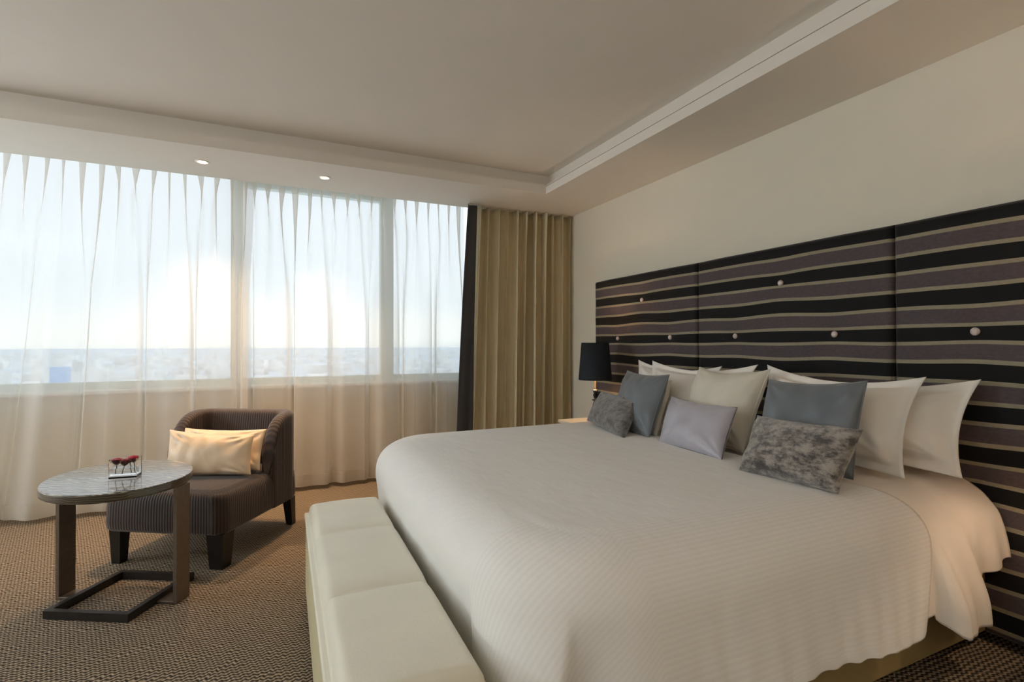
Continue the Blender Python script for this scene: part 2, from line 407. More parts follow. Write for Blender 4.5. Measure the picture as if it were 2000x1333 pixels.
# ------------------------------------------------------------------ city far below
M_CITY = mat_base('city_haze_tint', srgb(236, 234, 230), .9, var=.2, var_scale=.02)  # distance haze put into the pale base colour
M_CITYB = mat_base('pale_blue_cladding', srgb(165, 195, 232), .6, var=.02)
M_LAND = mat_base('land_haze_tint', srgb(214, 222, 226), .95, var=.2, var_scale=.004)  # ground lightened the same way, haze in its colour
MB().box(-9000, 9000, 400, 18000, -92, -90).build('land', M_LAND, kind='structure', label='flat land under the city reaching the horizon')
b = MB(); rr = random.Random(3)
for i in range(1500):
    d = 900 * (1 + 8 * rr.random() ** 1.6); a = rr.uniform(-.85, .5)
    cx, cy = d * sin(a), d * cos(a); ww, dd, h_ = rr.uniform(10, 45), rr.uniform(10, 40), rr.choice([8, 10, 14, 20, 35]) * rr.uniform(.7, 1.3)
    if -380 < cx < -230 and 900 < cy < 1100: continue
    b.box(cx - ww / 2, cx + ww / 2, cy - dd / 2, cy + dd / 2, -90, -90 + h_)
setp(b.build('city_buildings', M_CITY), label='city buildings with haze in their pale colour, spread to the horizon outside the window', cat='buildings', kind='stuff')
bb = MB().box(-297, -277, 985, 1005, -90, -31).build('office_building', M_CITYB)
setp(bb, label='pale blue office block seen through the sheer at the far left', cat='building')

# ------------------------------------------------------------------ curtains
def sheer_panel(label, xa, xb, lean, seed, yc=4.69, zb=.035, wide=False):
    rnd = random.Random(seed)
    L = xb - xa; sp = .105; n = int(round(L / sp)); per = 22; NU = n * per + 1
    HS = 2.60
    zs = [HS + .0] + [HS - .012 * k for k in range(1, 8)] + [lerp(HS - .1, .20, (k / 34)) for k in range(1, 35)] + [.135, .13, .08, zb]
    pa = [rnd.uniform(.45, 1.0) for _ in range(n + 1)]; pl = [rnd.choice([.25, .35, .5, .7, .9, 1.3]) for _ in range(n + 1)]
    ph = [rnd.uniform(-.5, .5) for _ in range(n + 1)]; pd = [rnd.uniform(.55, 1.3) for _ in range(n + 1)]
    V = []
    for z in zs:
        dz = HS - z
        for i in range(NU):
            s = i / (NU - 1) * n; k = min(n, int(s + .5)); th = 2 * pi * s
            a_top = .052 * pa[k] * max(0, 1 - dz / pl[k]) ** 1.2           # overlap of the pinch pleat, fading downwards
            a = a_top + .006
            low = sm(.15, 1.3, dz)
            x = xa + s * sp + a * sin(th) * 1.0
            yv = .014 * pd[k] * cos(th) * (1 - .55 * low)
            # broad irregular folds lower down
            q = s * sp
            yv += (.4 + .6 * low) * low * (.042 * sin(q * 2 * pi / .31 + seed + .6 * sin(q * 5)) + .021 * sin(q * 2 * pi / .17 + 2 * seed + .8 * sin(q * 3)))
            x += low * .045 * sin(q * 2 * pi / .31 + 1.3 + seed)
            x += lean * dz ** 1.35 * max(0, 1 - q / 2.0)
            if z < .19: yv *= 1.25
            V.append((x, yc + yv, z))
    nz_ = len(zs); F = grid_faces(nz_, NU)
    hem_start = nz_ - 4
    body = [f for f in F if f[0] // NU < hem_start]; hem = [f for f in F if f[0] // NU >= hem_start]
    root = empty('sheer_curtain', (0, 0, 0), label=label, cat='curtain')
    root.location = ((xa + xb) / 2, yc, 0)
    off = Vector(root.location)
    Vl = [tuple(Vector(v) - off) for v in V]
    mesh('voile_panel', Vl, body, M_SHEER, root); mesh('hem', Vl, hem, M_HEM, root)
    for o in root.children:
        bm = bmesh.new(); bm.from_mesh(o.data); lo = [v for v in bm.verts if not v.link_faces]; bmesh.ops.delete(bm, geom=lo, context='VERTS'); bm.to_mesh(o.data); bm.free()
    MB().box(xa - off.x, xb - off.x, -.012, .012, HS - .003, HS + .0).build('curtain_track', M_WHITEFRAME, root)
    return root
sheer_panel('white sheer curtain panel covering the left window, behind the brown chair', -2.75, -.12, -.16, 1)
sheer_panel('white sheer curtain panel beside the beige drape, in front of the narrow windows', -.28, 1.72, 0, 5, 4.755)

# drape with charcoal lining turned out at its leading edge
root = empty('drape', (2.2, 4.56, 0), label='heavy beige pleated drape with charcoal lining beside the headboard wall', cat='curtain')
def drape(xa_t, xb_t, xa_b, xb_b, yc, amp, period, seed, mat, name, parent):
    rnd = random.Random(seed); n = 260; zs = [HS - .004 - k * (HS - .03) / 40 for k in range(41)]
    V = []
    n_p = int((xb_t - xa_t) / period) + 2
    ph = [rnd.uniform(.55, 1.25) for _ in range(n_p + 1)]; pw_ = [rnd.uniform(-.012, .012) for _ in range(n_p + 1)]
    for z in zs:
        dz = (HS - z) / HS
        for i in range(n):
            t = i / (n - 1); x = lerp(lerp(xa_t, xb_t, t), lerp(xa_b, xb_b, t), dz)
            q = t * (xb_t - xa_t) / period; k = int(q + .5)
            top = max(0, 1 - dz * 6)
            yv = amp * ph[k] * cos(2 * pi * q) * (1 + .25 * top) + amp * .35 * sin(2 * pi * q * .43 + seed + dz * 1.5) + amp * .22 * sin(2 * pi * q * 2.3 + seed) * (1 - dz * .5)
            x += .028 * sin(2 * pi * q) * ph[k] + pw_[k] * dz
            V.append((x - 2.2, yc + yv - 4.56, z))
    o = mesh(name, V, grid_faces(len(zs), n), mat, parent)
    md = o.modifiers.new('thickness', 'SOLIDIFY'); md.thickness = .004
    return o
drape(1.735, 2.765, 1.66, 2.765, 4.540, .052, .098, 4, M_DRAPE, 'drape_panel', root)
V = []; zs = [HS - .004 - k * (HS - .03) / 30 for k in range(31)]
for z in zs:
    dz = (HS - z) / HS
    for i in range(16):
        t = i / 15; x = lerp(lerp(1.655, 1.76, t), lerp(1.52, 1.70, t), dz ** .9)
        V.append((x - 2.2, 4.50 + .028 * (1 - t) * t * 4 * (1 - dz * .6) - .02 + .03 * t + .012 * sin(t * 7 + dz * 3) - 4.56, z))
o = mesh('lining', V, grid_faces(31, 16), M_GREYLINING, root, label='charcoal lining edge'); md = o.modifiers.new('thickness', 'SOLIDIFY'); md.thickness = .004

# ------------------------------------------------------------------ recessed downlights
def downlight(x, y, label, e):
    r = empty('recessed_downlight', (x, y, HS), label=label, cat='ceiling light')
    MB().lathe([(.034, .001), (.030, -.004), (.042, -.005), (.046, 0), (.046, .001)], n=32, cap=False).build('trim_ring', M_RING, r, True)
    MB().lathe([(.0005, -.001), (.030, -.001), (.030, .0)], n=32, cap=False).build('bulb', M_BULB, r, True)
    s = lamp('downlight_beam', 'SPOT', (0, 0, -.012), e, WARM, (0, 0, 0), spot_size=math.radians(82), spot_blend=1.0, shadow_soft_size=.03, specular_factor=0); s.parent = r
downlight(-.442, 4.258, 'small round recessed downlight left of the other one, above the brown chair', 125)
downlight(.382, 4.26, 'small round recessed downlight right of the other one, nearer the drape', 125)
s_ = lamp('downlight_beam_outside_left', 'SPOT', (-1.95, 4.2, HS - .01), 22, WARM, (0, 0, 0), spot_size=math.radians(82), spot_blend=1.0, shadow_soft_size=.03, specular_factor=0)

# ------------------------------------------------------------------ headboard
HX, HZ0, HZ1 = 2.70, .04, 1.813
hb = empty('headboard', (XW, 2.085, 0), label='tall tufted headboard in black, plum and beige stripes with pale buttons', cat='headboard')
rows = [(z, y) for z, ys in ((1.292, (3.625, 2.983, 2.387, 1.745, 1.143, .50)), (1.598, (3.305, 2.061, .82)), (.986, (3.305, 2.061, .82))) for y in ys]
hidden_dimples = [(.68, y) for y in (3.625, 2.983, 2.387, 1.745, 1.143, .5)] + [(.37, y) for y in (3.305, 2.061, .82)]
for (ya, yb) in ((3.969, 2.714), (2.711, 1.461), (1.458, .20)):
    nu, nv = 72, 100; V = []; UV = []
    for i in range(nu):
        for j in range(nv):
            u = i / (nu - 1); v = j / (nv - 1)
            y = lerp(ya, yb, u); z = lerp(HZ1, HZ0, v)
            ed = min(abs(y - ya), abs(y - yb), abs(z - HZ1), abs(z - HZ0))
            r = .022
            x = HX + (r - sqrt(max(0, r * r - (r - min(r, ed)) ** 2)))
            x -= .014 * sm(0, .25, min(abs(y - ya), abs(y - yb)))
            for bz, by in rows + hidden_dimples:
                d2 = ((y - by) / .10) ** 2 + ((z - bz) / .085) ** 2
                x += .026 * exp(-d2 ** .5 * 1.3) if d2 < 20 else 0
            x += .0035 * noise.noise(Vector((y * 3, z * 9, 1)))
            zc = z + .0025 * noise.noise(Vector((y * 2.2, z * 3, 7)))
            for bz, by in rows + hidden_dimples:
                e2 = ((y - by) / .15) ** 2 + ((z - bz) / .13) ** 2
                if e2 < 9: zc += .14 * (z - bz) * exp(-e2)
            V.append((x - XW, y - 2.085, z)); UV.append((y, zc))
    F = grid_faces(nu, nv)
    # back edge ring
    ring = [i * nv for i in range(nu)] + [(nu - 1) * nv + j for j in range(1, nv)] + [i * nv + nv - 1 for i in range(nu - 2, -1, -1)] + [j for j in range(nv - 2, 0, -1)]
    n0 = len(V)
    for k in ring: V.append((-.004, V[k][1], V[k][2])); UV.append(UV[k])
    for k in range(len(ring)):
        q = (k + 1) % len(ring); F.append((ring[k], n0 + k, n0 + q, ring[q]))
    p = mesh('headboard_panel', V, F, M_STRIPE, hb, merge=1e-5, uv=UV)
    for bz, by in rows:
        if min(ya, yb) < by < max(ya, yb) and bz > 1.1:
            bt = MB(); prof = [(.0001, -.013), (.008, -.0125), (.014, -.009), (.0175, -.003), (.0165, .002), (.010, .004)]
            n = 24; vs = []; 
            for r, zz in prof:
                for i in range(n):
                    a = 2 * pi * i / n; vs.append((zz, r * cos(a), r * sin(a)))
            bt.add(vs, grid_faces(len(prof), n, True))
            bt.build('button', M_BUTTON, p, True, loc=(HX - XW + .005, by - 2.085, bz))

# ------------------------------------------------------------------ bed
bed = empty('bed', (1.64, 2.1, 0), label='wide divan bed with olive beige base and white mattress against the striped headboard', cat='bed')
def L(b, x=1.64, y=2.1):
    b.v = [(v[0] - x, v[1] - y, v[2]) for v in b.v]; return b
L(MB().box(.76, 2.67, 1.10, 3.07, .055, .42, .012)).build('base', M_BEDBASE, bed)
L(MB().box(.72, 2.675, 1.17, 3.03, .42, .665, .07)).build('mattress', M_SHEET, bed, True)
for (x, y) in ((2.50, 1.25), (2.50, 2.95), (.80, 1.25), (.80, 2.95)):
    L(MB().box(x - .045, x + .045, y - .045, y + .045, 0, .055, .004)).build('foot', M_BLACK, bed)

# duvet
def profile_interp(prof, t):
    s = t * (len(prof) - 1); i = min(len(prof) - 2, int(s)); f = s - i
    p0 = prof[max(0, i - 1)]; p1 = prof[i]; p2 = prof[i + 1]; p3 = prof[min(len(prof) - 1, i + 2)]
    return tuple(.5 * (2 * p1[k] + (p2[k] - p0[k]) * f + (2 * p0[k] - 5 * p1[k] + 4 * p2[k] - p3[k]) * f * f + (3 * p1[k] - p0[k] - 3 * p2[k] + p3[k]) * f ** 3) for k in range(2))
P_NEAR = [(0, .700), (.09, .688), (.17, .645), (.222, .575), (.245, .49), (.265, .40), (.285, .30), (.290, .265)]
P_FOOT = [(0, .700), (.09, .690), (.165, .655), (.205, .60), (.216, .53), (.205, .44), (.195, .33), (.190, .20)]
P_FAR = [(0, .700), (.06, .690), (.105, .655), (.13, .60), (.14, .52), (.15, .42), (.16, .32), (.165, .265)]
def duvet():
    XH, XF, YN, YF, RC = 2.04, .742, 1.265, 3.04, .15
    per = []      # (pos fn by inset) list of (kind, param)
    nS, nC, nF = 90, 60, 110
    ins_list = [.94, .86, .76, .64, .50, .36, .24, .14, .07, .03, 0]
    cols = []
    for k in range(nS): cols.append(('n', k / nS))
    for k in range(nC): cols.append(('c1', k / nC))
    for k in range(nF): cols.append(('f', k / nF))
    for k in range(nC): cols.append(('c2', k / nC))
    for k in range(nS + 1): cols.append(('s', k / nS))
    half = (YF - YN) / 2
    def base(kind, t, ins):
        rc = max(RC - ins, 0.0); i = min(ins, half)
        xf = XF + i; yn = YN + i; yf = YF - i
        if kind == 'n': return (lerp(XH, xf + rc, t), yn)
        if kind == 'c1': a = t * pi / 2; return (xf + rc - rc * sin(a), yn + rc - rc * cos(a))
        if kind == 'f': return (xf, lerp(yn + rc, yf - rc, t))
        if kind == 'c2': a = t * pi / 2; return (xf + rc - rc * cos(a), yf - rc + rc * sin(a))
        return (lerp(xf + rc, XH, t), yf)
    def nrm(kind, t):
        a = {'n': 0, 'c1': t, 'f': 1, 'c2': 1 + t, 's': 2}[kind] * pi / 2
        return Vector((-sin(a), -cos(a)))
    V = []; UV = []; NC = len(cols); rws = []
    for ins in ins_list:
        for kind, t in cols:
            x, y = base(kind, t, ins)
            z = .700 + .008 * sm(0, .6, ins) + .004 * noise.noise(Vector((x * 2.2, y * 2.2, 3)))
            # the duvet sags a little where no pillow presses
            V.append((x, y, z)); UV.append((x, y))
    NT = 34
    for r in range(1, NT + 1):
        tt = r / NT
        for ci, (kind, t) in enumerate(cols):
            x, y = base(kind, t, 0); n = nrm(kind, t)
            wn, wf, ws = {'n': (1, 0, 0), 'c1': (1 - t, t, 0), 'f': (0, 1, 0), 'c2': (0, 1 - t, t), 's': (0, 0, 1)}[kind]
            a, b_, c = profile_interp(P_NEAR, tt), profile_interp(P_FOOT, tt), profile_interp(P_FAR, tt)
            o_ = a[0] * wn + b_[0] * wf + c[0] * ws; z = a[1] * wn + b_[1] * wf + c[1] * ws
            s = (x + y) * 1.0
            rip = tt ** 2.2
            if kind in ('n',):
                xx = x
                rip *= sm(0, .15, 1 - t)
                o_ += rip * (.0035 * sin(xx * 2 * pi / .105 + 1.2 * sin(xx * 7)) + .008 * sin(xx * 2 * pi / .55))
                z += sm(0, .15, 1 - t) * tt ** 4 * (.003 * sin(xx * 2 * pi / .105 + .8) + .014 * sin(xx * 2 * pi / 1.3 + 1.0))
                # head end is drawn back slightly
                x += (.10 * sin(min(1, tt * 1.15) * pi) ** 1.2 - .05 * tt ** 3) * (1 - t) ** 4
            if kind == 'f':
                o_ += (rip * .004 * sin(y * 2 * pi / .3) + .006 * sin(y * 4.1) * tt) * sm(0, .1, t) * sm(0, .1, 1 - t)
            if kind == 'c1':
                # folded corner: a pleat drawn in just beside the foot face
                o_ += sm(.42, .95, tt) * (.075 * sm(.30 + .1 * tt, .34 + .1 * tt, t) * (1 - .8 * sm(.45, 1, t)) - .045 * exp(-((t - .22 - .1 * tt) / .09) ** 2))
            x += n.x * o_; y += n.y * o_
            if kind == 'n': u, v = x, 1.265 - tt * .52
            elif kind == 's': u, v = x, 3.04 + tt * .5
            elif kind == 'f': u, v = -tt, y
            elif kind == 'c1': u, v = -tt * t, lerp(1.265 - tt * .52, YN + RC * .9, t) 
            else: u, v = -tt * (1 - t), lerp(YF - RC * .9, 3.04 + tt * .5, t)
            V.append((x, y, z)); UV.append((u, v))
    F = grid_faces(len(ins_list) + NT, NC)
    o = mesh('duvet', V, F, M_DUVET, None, uv=UV)
    bm = bmesh.new(); bm.from_mesh(o.data); bmesh.ops.remove_doubles(bm, verts=bm.verts, dist=.0008); bmesh.ops.recalc_face_normals(bm, faces=bm.faces)
    bmesh.ops.dissolve_degenerate(bm, edges=bm.edges, dist=.0002); bm.to_mesh(o.data); bm.free()
    for p in o.data.polygons: p.use_smooth = True
    md = o.modifiers.new('thickness', 'SOLIDIFY'); md.thickness = .018; md.offset = -1
    setp(o, label='white striped satin duvet spread over the bed and hanging down its sides', cat='duvet')
    return o
duvet()

# flat sheet at the head of the bed, hanging over the near side
def head_sheet():
    V = []; xs = [1.90 + k * (2.668 - 1.90) / 70 for k in range(71)]
    PN = [(0, .680), (.08, .668), (.155, .625), (.20, .56), (.220, .49), (.232, .42), (.24, .36), (.245, .30)]
    NT = 36; nT = 24
    for x in xs:
        row = []
        # hem height along the bed
        if x < 2.13: hem = .285
        elif x < 2.40: hem = .215 + .05 * max(0, 1 - (x - 2.13) / .05)
        else: hem = lerp(.20, .36, sm(2.40, 2.47, x)) + .03 * sm(2.5, 2.67, x)
        bul = .055 * sm(2.13, 2.16, x) * (1 - sm(2.36, 2.44, x)) + .022 * exp(-((x - 2.19) / .022) ** 2)
        for k in range(NT, 0, -1):
            t = k / NT; o_, z = profile_interp(PN, t)
            if t > .35: z = lerp(z, z - (.30 - hem), (t - .35) / .65)
            o_ += bul * sm(.35, .9, t) + .008 * sin(x * 40) * sm(.4, 1, t) * (.4 + (x > 2.14))
            row.append((x, 1.265 - o_, z))
        for k in range(nT + 1):
            row.append((x, lerp(1.265, 2.93, k / nT), .680 + .004 * noise.noise(Vector((x * 6, k * .6, 5)))))
        for k in range(1, 15):
            t = k / 14; row.append((x, 2.93 + .15 * sin(t * pi / 2) + .02 * t, .68 - .36 * (1 - cos(t * pi / 2))))
        V += row
    nv = len(V) // len(xs)
    o = mesh('bed_sheet', V, grid_faces(len(xs), nv), M_SHEET, None)
    md = o.modifiers.new('thickness', 'SOLIDIFY'); md.thickness = .004
    return setp(o, label='plain white sheet at the head of the bed, hanging over its near side', cat='sheet')
head_sheet()

# ------------------------------------------------------------------ pillows and cushions
def cushion(name, TL, TR, BR, BL, thick, mat, label, cat, flange=0.0, concave=.035, wr=.004, seed=0, group=None, piping=None, sag=0.0):
    TL, TR, BR, BL = map(Vector, (TL, TR, BR, BL))
    C = (TL + TR + BR + BL) / 4; nrm_ = ((TR - BL).cross(TL - BR)).normalized()
    if nrm_.x > 0: nrm_ = -nrm_
    n = 44; W = (TR - TL).length; H = (TL - BL).length
    fu, fv = flange / W, flange / H
    def pt(u, v, side):
        # u left->right, v top->bottom
        e = concave
        P = TL * (1 - u) * (1 - v) + TR * u * (1 - v) + BR * u * v + BL * (1 - u) * v
        ru = (TR - TL).normalized(); dv = (BL - TL).normalized()
        P = P + dv * (H * e * 4 * u * (1 - u) * (1 - v) ** 2 * 1.5 - H * e * 4 * u * (1 - u) * v ** 2 * .4)
        P = P + ru * (W * e * .6 * 4 * v * (1 - v)) * ((1 - u) ** 2 - u ** 2)
        a = max(0, min(1, (u - fu) / (1 - 2 * fu))); b = max(0, min(1, (v - fv) / (1 - 2 * fv)))
        pu = 1 - abs(2 * a - 1) ** 2.6; pv = 1 - abs(2 * b - 1) ** 2.6
        th = (pu * pv) ** .52
        th *= 1 + sag * (b - .5)
        w_ = wr * noise.noise(Vector((P.x * 14 + seed, P.y * 14, P.z * 9)) ) * 2 * (th > 0)
        cr = 0
        for (cu, cv) in ((0, 0), (1, 0), (0, 1), (1, 1)):
            d = sqrt((a - cu) ** 2 + (b - cv) ** 2); ang = math.atan2(abs(b - cv), abs(a - cu) + 1e-6)
            cr += sin(ang * 11 + seed + cu * 2) * exp(-((d - .22) / .12) ** 2)
        w_ += wr * .8 * cr
        return P + nrm_ * side * (.0025 + th * thick / 2) + nrm_ * w_ * min(1, th * 3)
    V = []; F = []
    for side in (1, -1):
        for i in range(n):
            for j in range(n): V.append(pt(i / (n - 1), j / (n - 1), side) - C)
    f1 = grid_faces(n, n); F += f1; F += [tuple(n * n + k for k in f[::-1]) for f in f1]
    ring = [i * n for i in range(n)] + [(n - 1) * n + j for j in range(1, n)] + [i * n + n - 1 for i in range(n - 2, -1, -1)] + [j for j in range(n - 2, 0, -1)]
    for k in range(len(ring)):
        q = (k + 1) % len(ring); F.append((ring[k], ring[q], ring[q] + n * n, ring[k] + n * n))
    root = empty(name, (C.x, C.y, C.z - 0), label=label, cat=cat, group=group)
    o = mesh('cover', V, F, mat, root)
    bm = bmesh.new(); bm.from_mesh(o.data); bmesh.ops.recalc_face_normals(bm, faces=bm.faces); bm.to_mesh(o.data); bm.free()
    if piping:
        pts = [(pt(u / 40, 0, 0) - C) for u in range(41)] + [(pt(1, v / 40, 0) - C) for v in range(1, 41)] + [(pt(1 - u / 40, 1, 0) - C) for u in range(1, 41)] + [(pt(0, 1 - v / 40, 0) - C) for v in range(1, 41)]
        MB().tube(pts, .0035, 6).build('piping', piping, root, True)
    return root
g_w = 'white sleeping pillows along the headboard'
cushion('pillow', (2.60, 3.22, 1.12), (2.60, 2.40, 1.10), (2.46, 2.42, .71), (2.46, 3.16, .71), .22, M_WHITE, 'white pillow against the headboard in the stack nearest the lamp, rearmost there', 'pillow', .03, seed=1, group=g_w, concave=.085, wr=.006)
cushion('pillow', (2.45, 2.88, 1.125), (2.45, 2.01, 1.126), (2.28, 2.05, .705), (2.28, 2.86, .705), .22, M_WHITE, 'white pillow behind the off-white square cushion, in front of the stack nearest the lamp', 'pillow', .04, seed=2, group=g_w, concave=.085, wr=.006)
cushion('pillow', (2.61, 1.86, 1.07), (2.61, 1.085, 1.095), (2.44, 1.075, .715), (2.44, 1.84, .71), .21, M_WHITE, 'rightmost white pillow, leaning on the bare striped headboard', 'pillow', .045, seed=3, group=g_w, concave=.085, wr=.007)
cushion('pillow', (2.45, 1.95, 1.128), (2.45, 1.20, 1.103), (2.275, 1.19, .705), (2.28, 1.90, .705), .22, M_WHITE, 'white pillow directly behind the right slate satin cushion', 'pillow', .045, seed=4, group=g_w, concave=.085, wr=.007)
cushion('cushion', (2.29, 2.84, 1.02), (2.225, 2.445, 1.02), (2.02, 2.345, .705), (2.13, 2.83, .71), .09, M_CREAM, 'off-white square cushion mostly hidden behind the left slate satin cushion', 'cushion', seed=5)
cushion('cushion', (2.33, 2.32, 1.102), (2.33, 1.84, 1.108), (2.13, 1.835, .70), (2.15, 2.30, .705), .19, M_CREAM, 'large off-white square cushion in the middle behind the silver cushion', 'cushion', seed=6, concave=.055, wr=.006, piping=M_CREAM)
cushion('cushion', (2.19, 2.83, 1.062), (2.13, 2.36, 1.060), (1.955, 2.335, .705), (2.03, 2.80, .708), .13, M_SLATE, 'slate blue satin square cushion on the lamp side, behind the small crushed velvet cushion', 'cushion', seed=7, piping=M_SLATE)
cushion('cushion', (2.205, 1.745, 1.065), (2.205, 1.29, 1.088), (2.085, 1.275, .705), (2.065, 1.72, .708), .13, M_SLATE, 'slate blue satin cushion behind the larger crushed velvet cushion, right of the middle', 'cushion', seed=8, piping=M_SLATE)
cushion('cushion', (2.09, 2.985, .915), (2.06, 2.53, .905), (1.82, 2.385, .70), (1.95, 2.96, .725), .12, M_VELVET2, 'small dark grey crushed velvet cushion at the lamp end of the row', 'cushion', seed=9)
cushion('cushion', (2.10, 2.305, .938), (2.06, 1.81, .930), (1.885, 1.745, .705), (1.935, 2.225, .705), .12, M_SILVER, 'small silver lilac satin cushion lying in front of the middle of the row', 'cushion', seed=10, piping=M_VELVET2)
cushion('cushion', (2.00, 1.645, .917), (1.985, 1.175, .922), (1.845, 1.18, .703), (1.80, 1.575, .705), .13, M_VELVET, 'larger mottled grey crushed velvet cushion, nearest the camera on the bed', 'cushion', seed=11)

# ------------------------------------------------------------------ bench at the foot of the bed
bn = empty('bench', (.325, 1.96, 0), math.radians(-1.4), label='long cream leather bench with stitched cushion at the foot of the bed', cat='bench')
MB().box(-.185, .175, -.80, .79, .03, .385, .012).build('box', M_LEATHERSIDE, bn, True)
MB().box(-.19, .18, -.81, .80, .385, .405, .006).build('rim', M_LEATHER, bn)
for sx in (-.15, .14):
    for sy in (-.76, .75): MB().box(sx - .02, sx + .02, sy - .02, sy + .02, 0, .03).build('foot', M_BLACK, bn)
# padded cushion in three sections
nu, nv = 40, 150; V = []; ya, yb = -.79, .785; xa, xb = -.172, .172
seams = (-.25, .325)
def cush_h(x, y):
    ex = min(x - xa, xb - x); ey = min(y - ya, yb - y); e = min(ex, ey); r = .035
    z = .405 + .050 * sqrt(max(0, 1 - (1 - min(1, e / r)) ** 2)) 
    for s in seams: z -= .009 * exp(-abs(y - s) / .010) + .006 * exp(-((y - s) / .05) ** 2)
    z += .006 * (1 - (2 * (x - xa) / (xb - xa) - 1) ** 2)
    return z
for i in range(nu):
    for j in range(nv):
        u = i / (nu - 1); v = j / (nv - 1)
        u = .5 - .5 * cos(pi * u) if False else u
        x = lerp(xa, xb, .5 * (1 - cos(pi * u)) * .6 + u * .4); y = lerp(ya, yb, v)
        V.append((x, y, cush_h(x, y)))
F = grid_faces(nu, nv)
mesh('cushion_pad', V, F, M_LEATHER, bn)

# ------------------------------------------------------------------ slipper chair
CH_O = Vector((-.505, 3.395, 0)); ang_ch = math.atan2(-.524, .852)
ch = empty('slipper_chair', (-.33, 3.76, 0), ang_ch, label='low brown ribbed slipper chair with curved wrap back by the sheer curtain', cat='chair')
# local: x = width (-.37..+.37), y = depth (front -.415 .. back +.40)
hw, y_f, y_b = .372, -.415, .415
def rr_outline(hw, yf, yb, rf, rb, n=12):
    pts = []
    for (cx, cy, r, a0) in ((hw - rf, yf + rf, rf, -pi / 2), (hw - rb, yb - rb, rb, 0), (-hw + rb, yb - rb, rb, pi / 2), (-hw + rf, yf + rf, rf, pi)):
        for k in range(n + 1):
            a = a0 + k / n * pi / 2; pts.append((cx + r * cos(a), cy + r * sin(a)))
    return pts
def dense(pts, step=.012):
    o = []
    for i in range(len(pts)):
        a = pts[i]; b = pts[(i + 1) % len(pts)]; d = math.dist(a, b); k = max(1, int(d / step))
        for q in range(k): o.append((lerp(a[0], b[0], q / k), lerp(a[1], b[1], q / k)))
    return o
out_ = dense(rr_outline(hw - .004, y_f, y_b - .02, .065, .09))
NP = len(out_); V = []; UV = []
per_s = [0]
for i in range(1, NP): per_s.append(per_s[-1] + math.dist(out_[i], out_[i - 1]))
rings = [(.04, .195), (.012, .196), (.0, .212), (-.002, .25), (.0, .33), (.004, .375), (.014, .402), (.032, .418), (.07, .428), (.15, .434), (.25, .436), (.34, .436)]
for ins, z in rings:
    for i, (x, y) in enumerate(out_):
        sx = (hw - ins) / hw; cy = (y_f + y_b - .02) / 2; hy = (y_b - .02 - y_f) / 2; sy = (hy - ins) / hy
        X, Y = x * sx, cy + (y - cy) * sy
        V.append((X, Y, z)); UV.append((per_s[i] if ins < .05 else X + 3.0, z if ins < .05 else Y))
F = grid_faces(len(rings), NP, True); F.append(tuple((len(rings) - 1) * NP + i for i in range(NP)))
mesh('seat', V, F, M_CHAIR, ch, uv=UV)
# wrap-around back
TH = .095; path = []
rb = .15
def upath(n=120):
    # outer U from right-front (t=0) round the back to left-front
    yst = .055; segs = []
    L1 = (y_b - rb) - yst; La = rb * pi / 2; L2 = 2 * (hw - rb); tot = 2 * L1 + 2 * La + L2
    for k in range(n + 1):
        s = k / n * tot; q = s
        if q < L1: yield s, tot, (hw, yst + q), (1, 0)
        elif q < L1 + La: a = (q - L1) / rb; yield s, tot, (hw - rb + rb * cos(a), y_b - rb + rb * sin(a)), (cos(a), sin(a))
        elif q < L1 + La + L2: yield s, tot, (hw - rb - (q - L1 - La), y_b), (0, 1)
        elif q < L1 + 2 * La + L2: a = pi / 2 + (q - L1 - La - L2) / rb; yield s, tot, (-hw + rb + rb * cos(a), y_b - rb + rb * sin(a)), (cos(a), sin(a))
        else: yield s, tot, (-hw, y_b - rb - (q - L1 - 2 * La - L2)), (-1, 0)
sec = []
V = []; UV = []; NSn = 0; rowsC = list(upath(150))
for s, tot, (px_, py_), (nx, ny) in rowsC:
    d = min(s, tot - s)
    top = .42 + .372 * (1 - (1 - min(1, d / .28)) ** 3) ** .5
    th = TH * (.92 + .08 * sm(0, .3, d))
    lean = .05 * sm(.15, .6, d)                    # the inside of the back leans
    pr = [(0.0, .20), (0, .30), (0, .40), (0, lerp(.42, top, .45)), (0, lerp(.42, top, .8)), (0, top - .035)]
    for k in range(1, 10):
        a = pi * k / 10; pr.append((th / 2 - th / 2 * cos(a), top - .035 + .035 * sin(a)))
    pr += [(th, top - .035), (th + lean * .3, lerp(top, .40, .35)), (th + lean * .8, lerp(top, .40, .75)), (th + lean, .39)]
    ends = 1 - .0 * d
    rr_ = .012
    e = sqrt(max(0, 1 - (1 - min(1, d / .03)) ** 2))   # round the free ends
    for (t_, z_) in pr:
        t2 = th / 2 + (t_ - th / 2) * (.35 + .65 * e) if z_ < top + 1 else t_
        V.append((px_ - nx * t2, py_ - ny * t2, z_)); UV.append((s, z_))
    NSn = len(pr)
F = grid_faces(len(rowsC), NSn)
F.append(tuple(range(NSn))); F.append(tuple((len(rowsC) - 1) * NSn + k for k in range(NSn))[::-1])
o = mesh('backrest', V, F, M_CHAIR, ch, uv=UV)
for (x, y, rk, a, c) in ((-.315, -.345, 0, .035, .026), (.305, -.345, 0, .05, .038), (-.30, .33, .03, .03, .022), (.32, .33, .03, .03, .022)):
    b = MB(); vs = []
    for (r, z, dy) in ((c, 0, rk), (a, .198, 0)):
        vs += [(x - r, y - r + dy, z), (x + r, y - r + dy, z), (x + r, y + r + dy, z), (x - r, y + r + dy, z)]
    b.add(vs, [(0, 3, 2, 1), (4, 5, 6, 7), (0, 1, 5, 4), (1, 2, 6, 5), (2, 3, 7, 6), (3, 0, 4, 7)]).build('leg', M_DARKWOOD, ch)

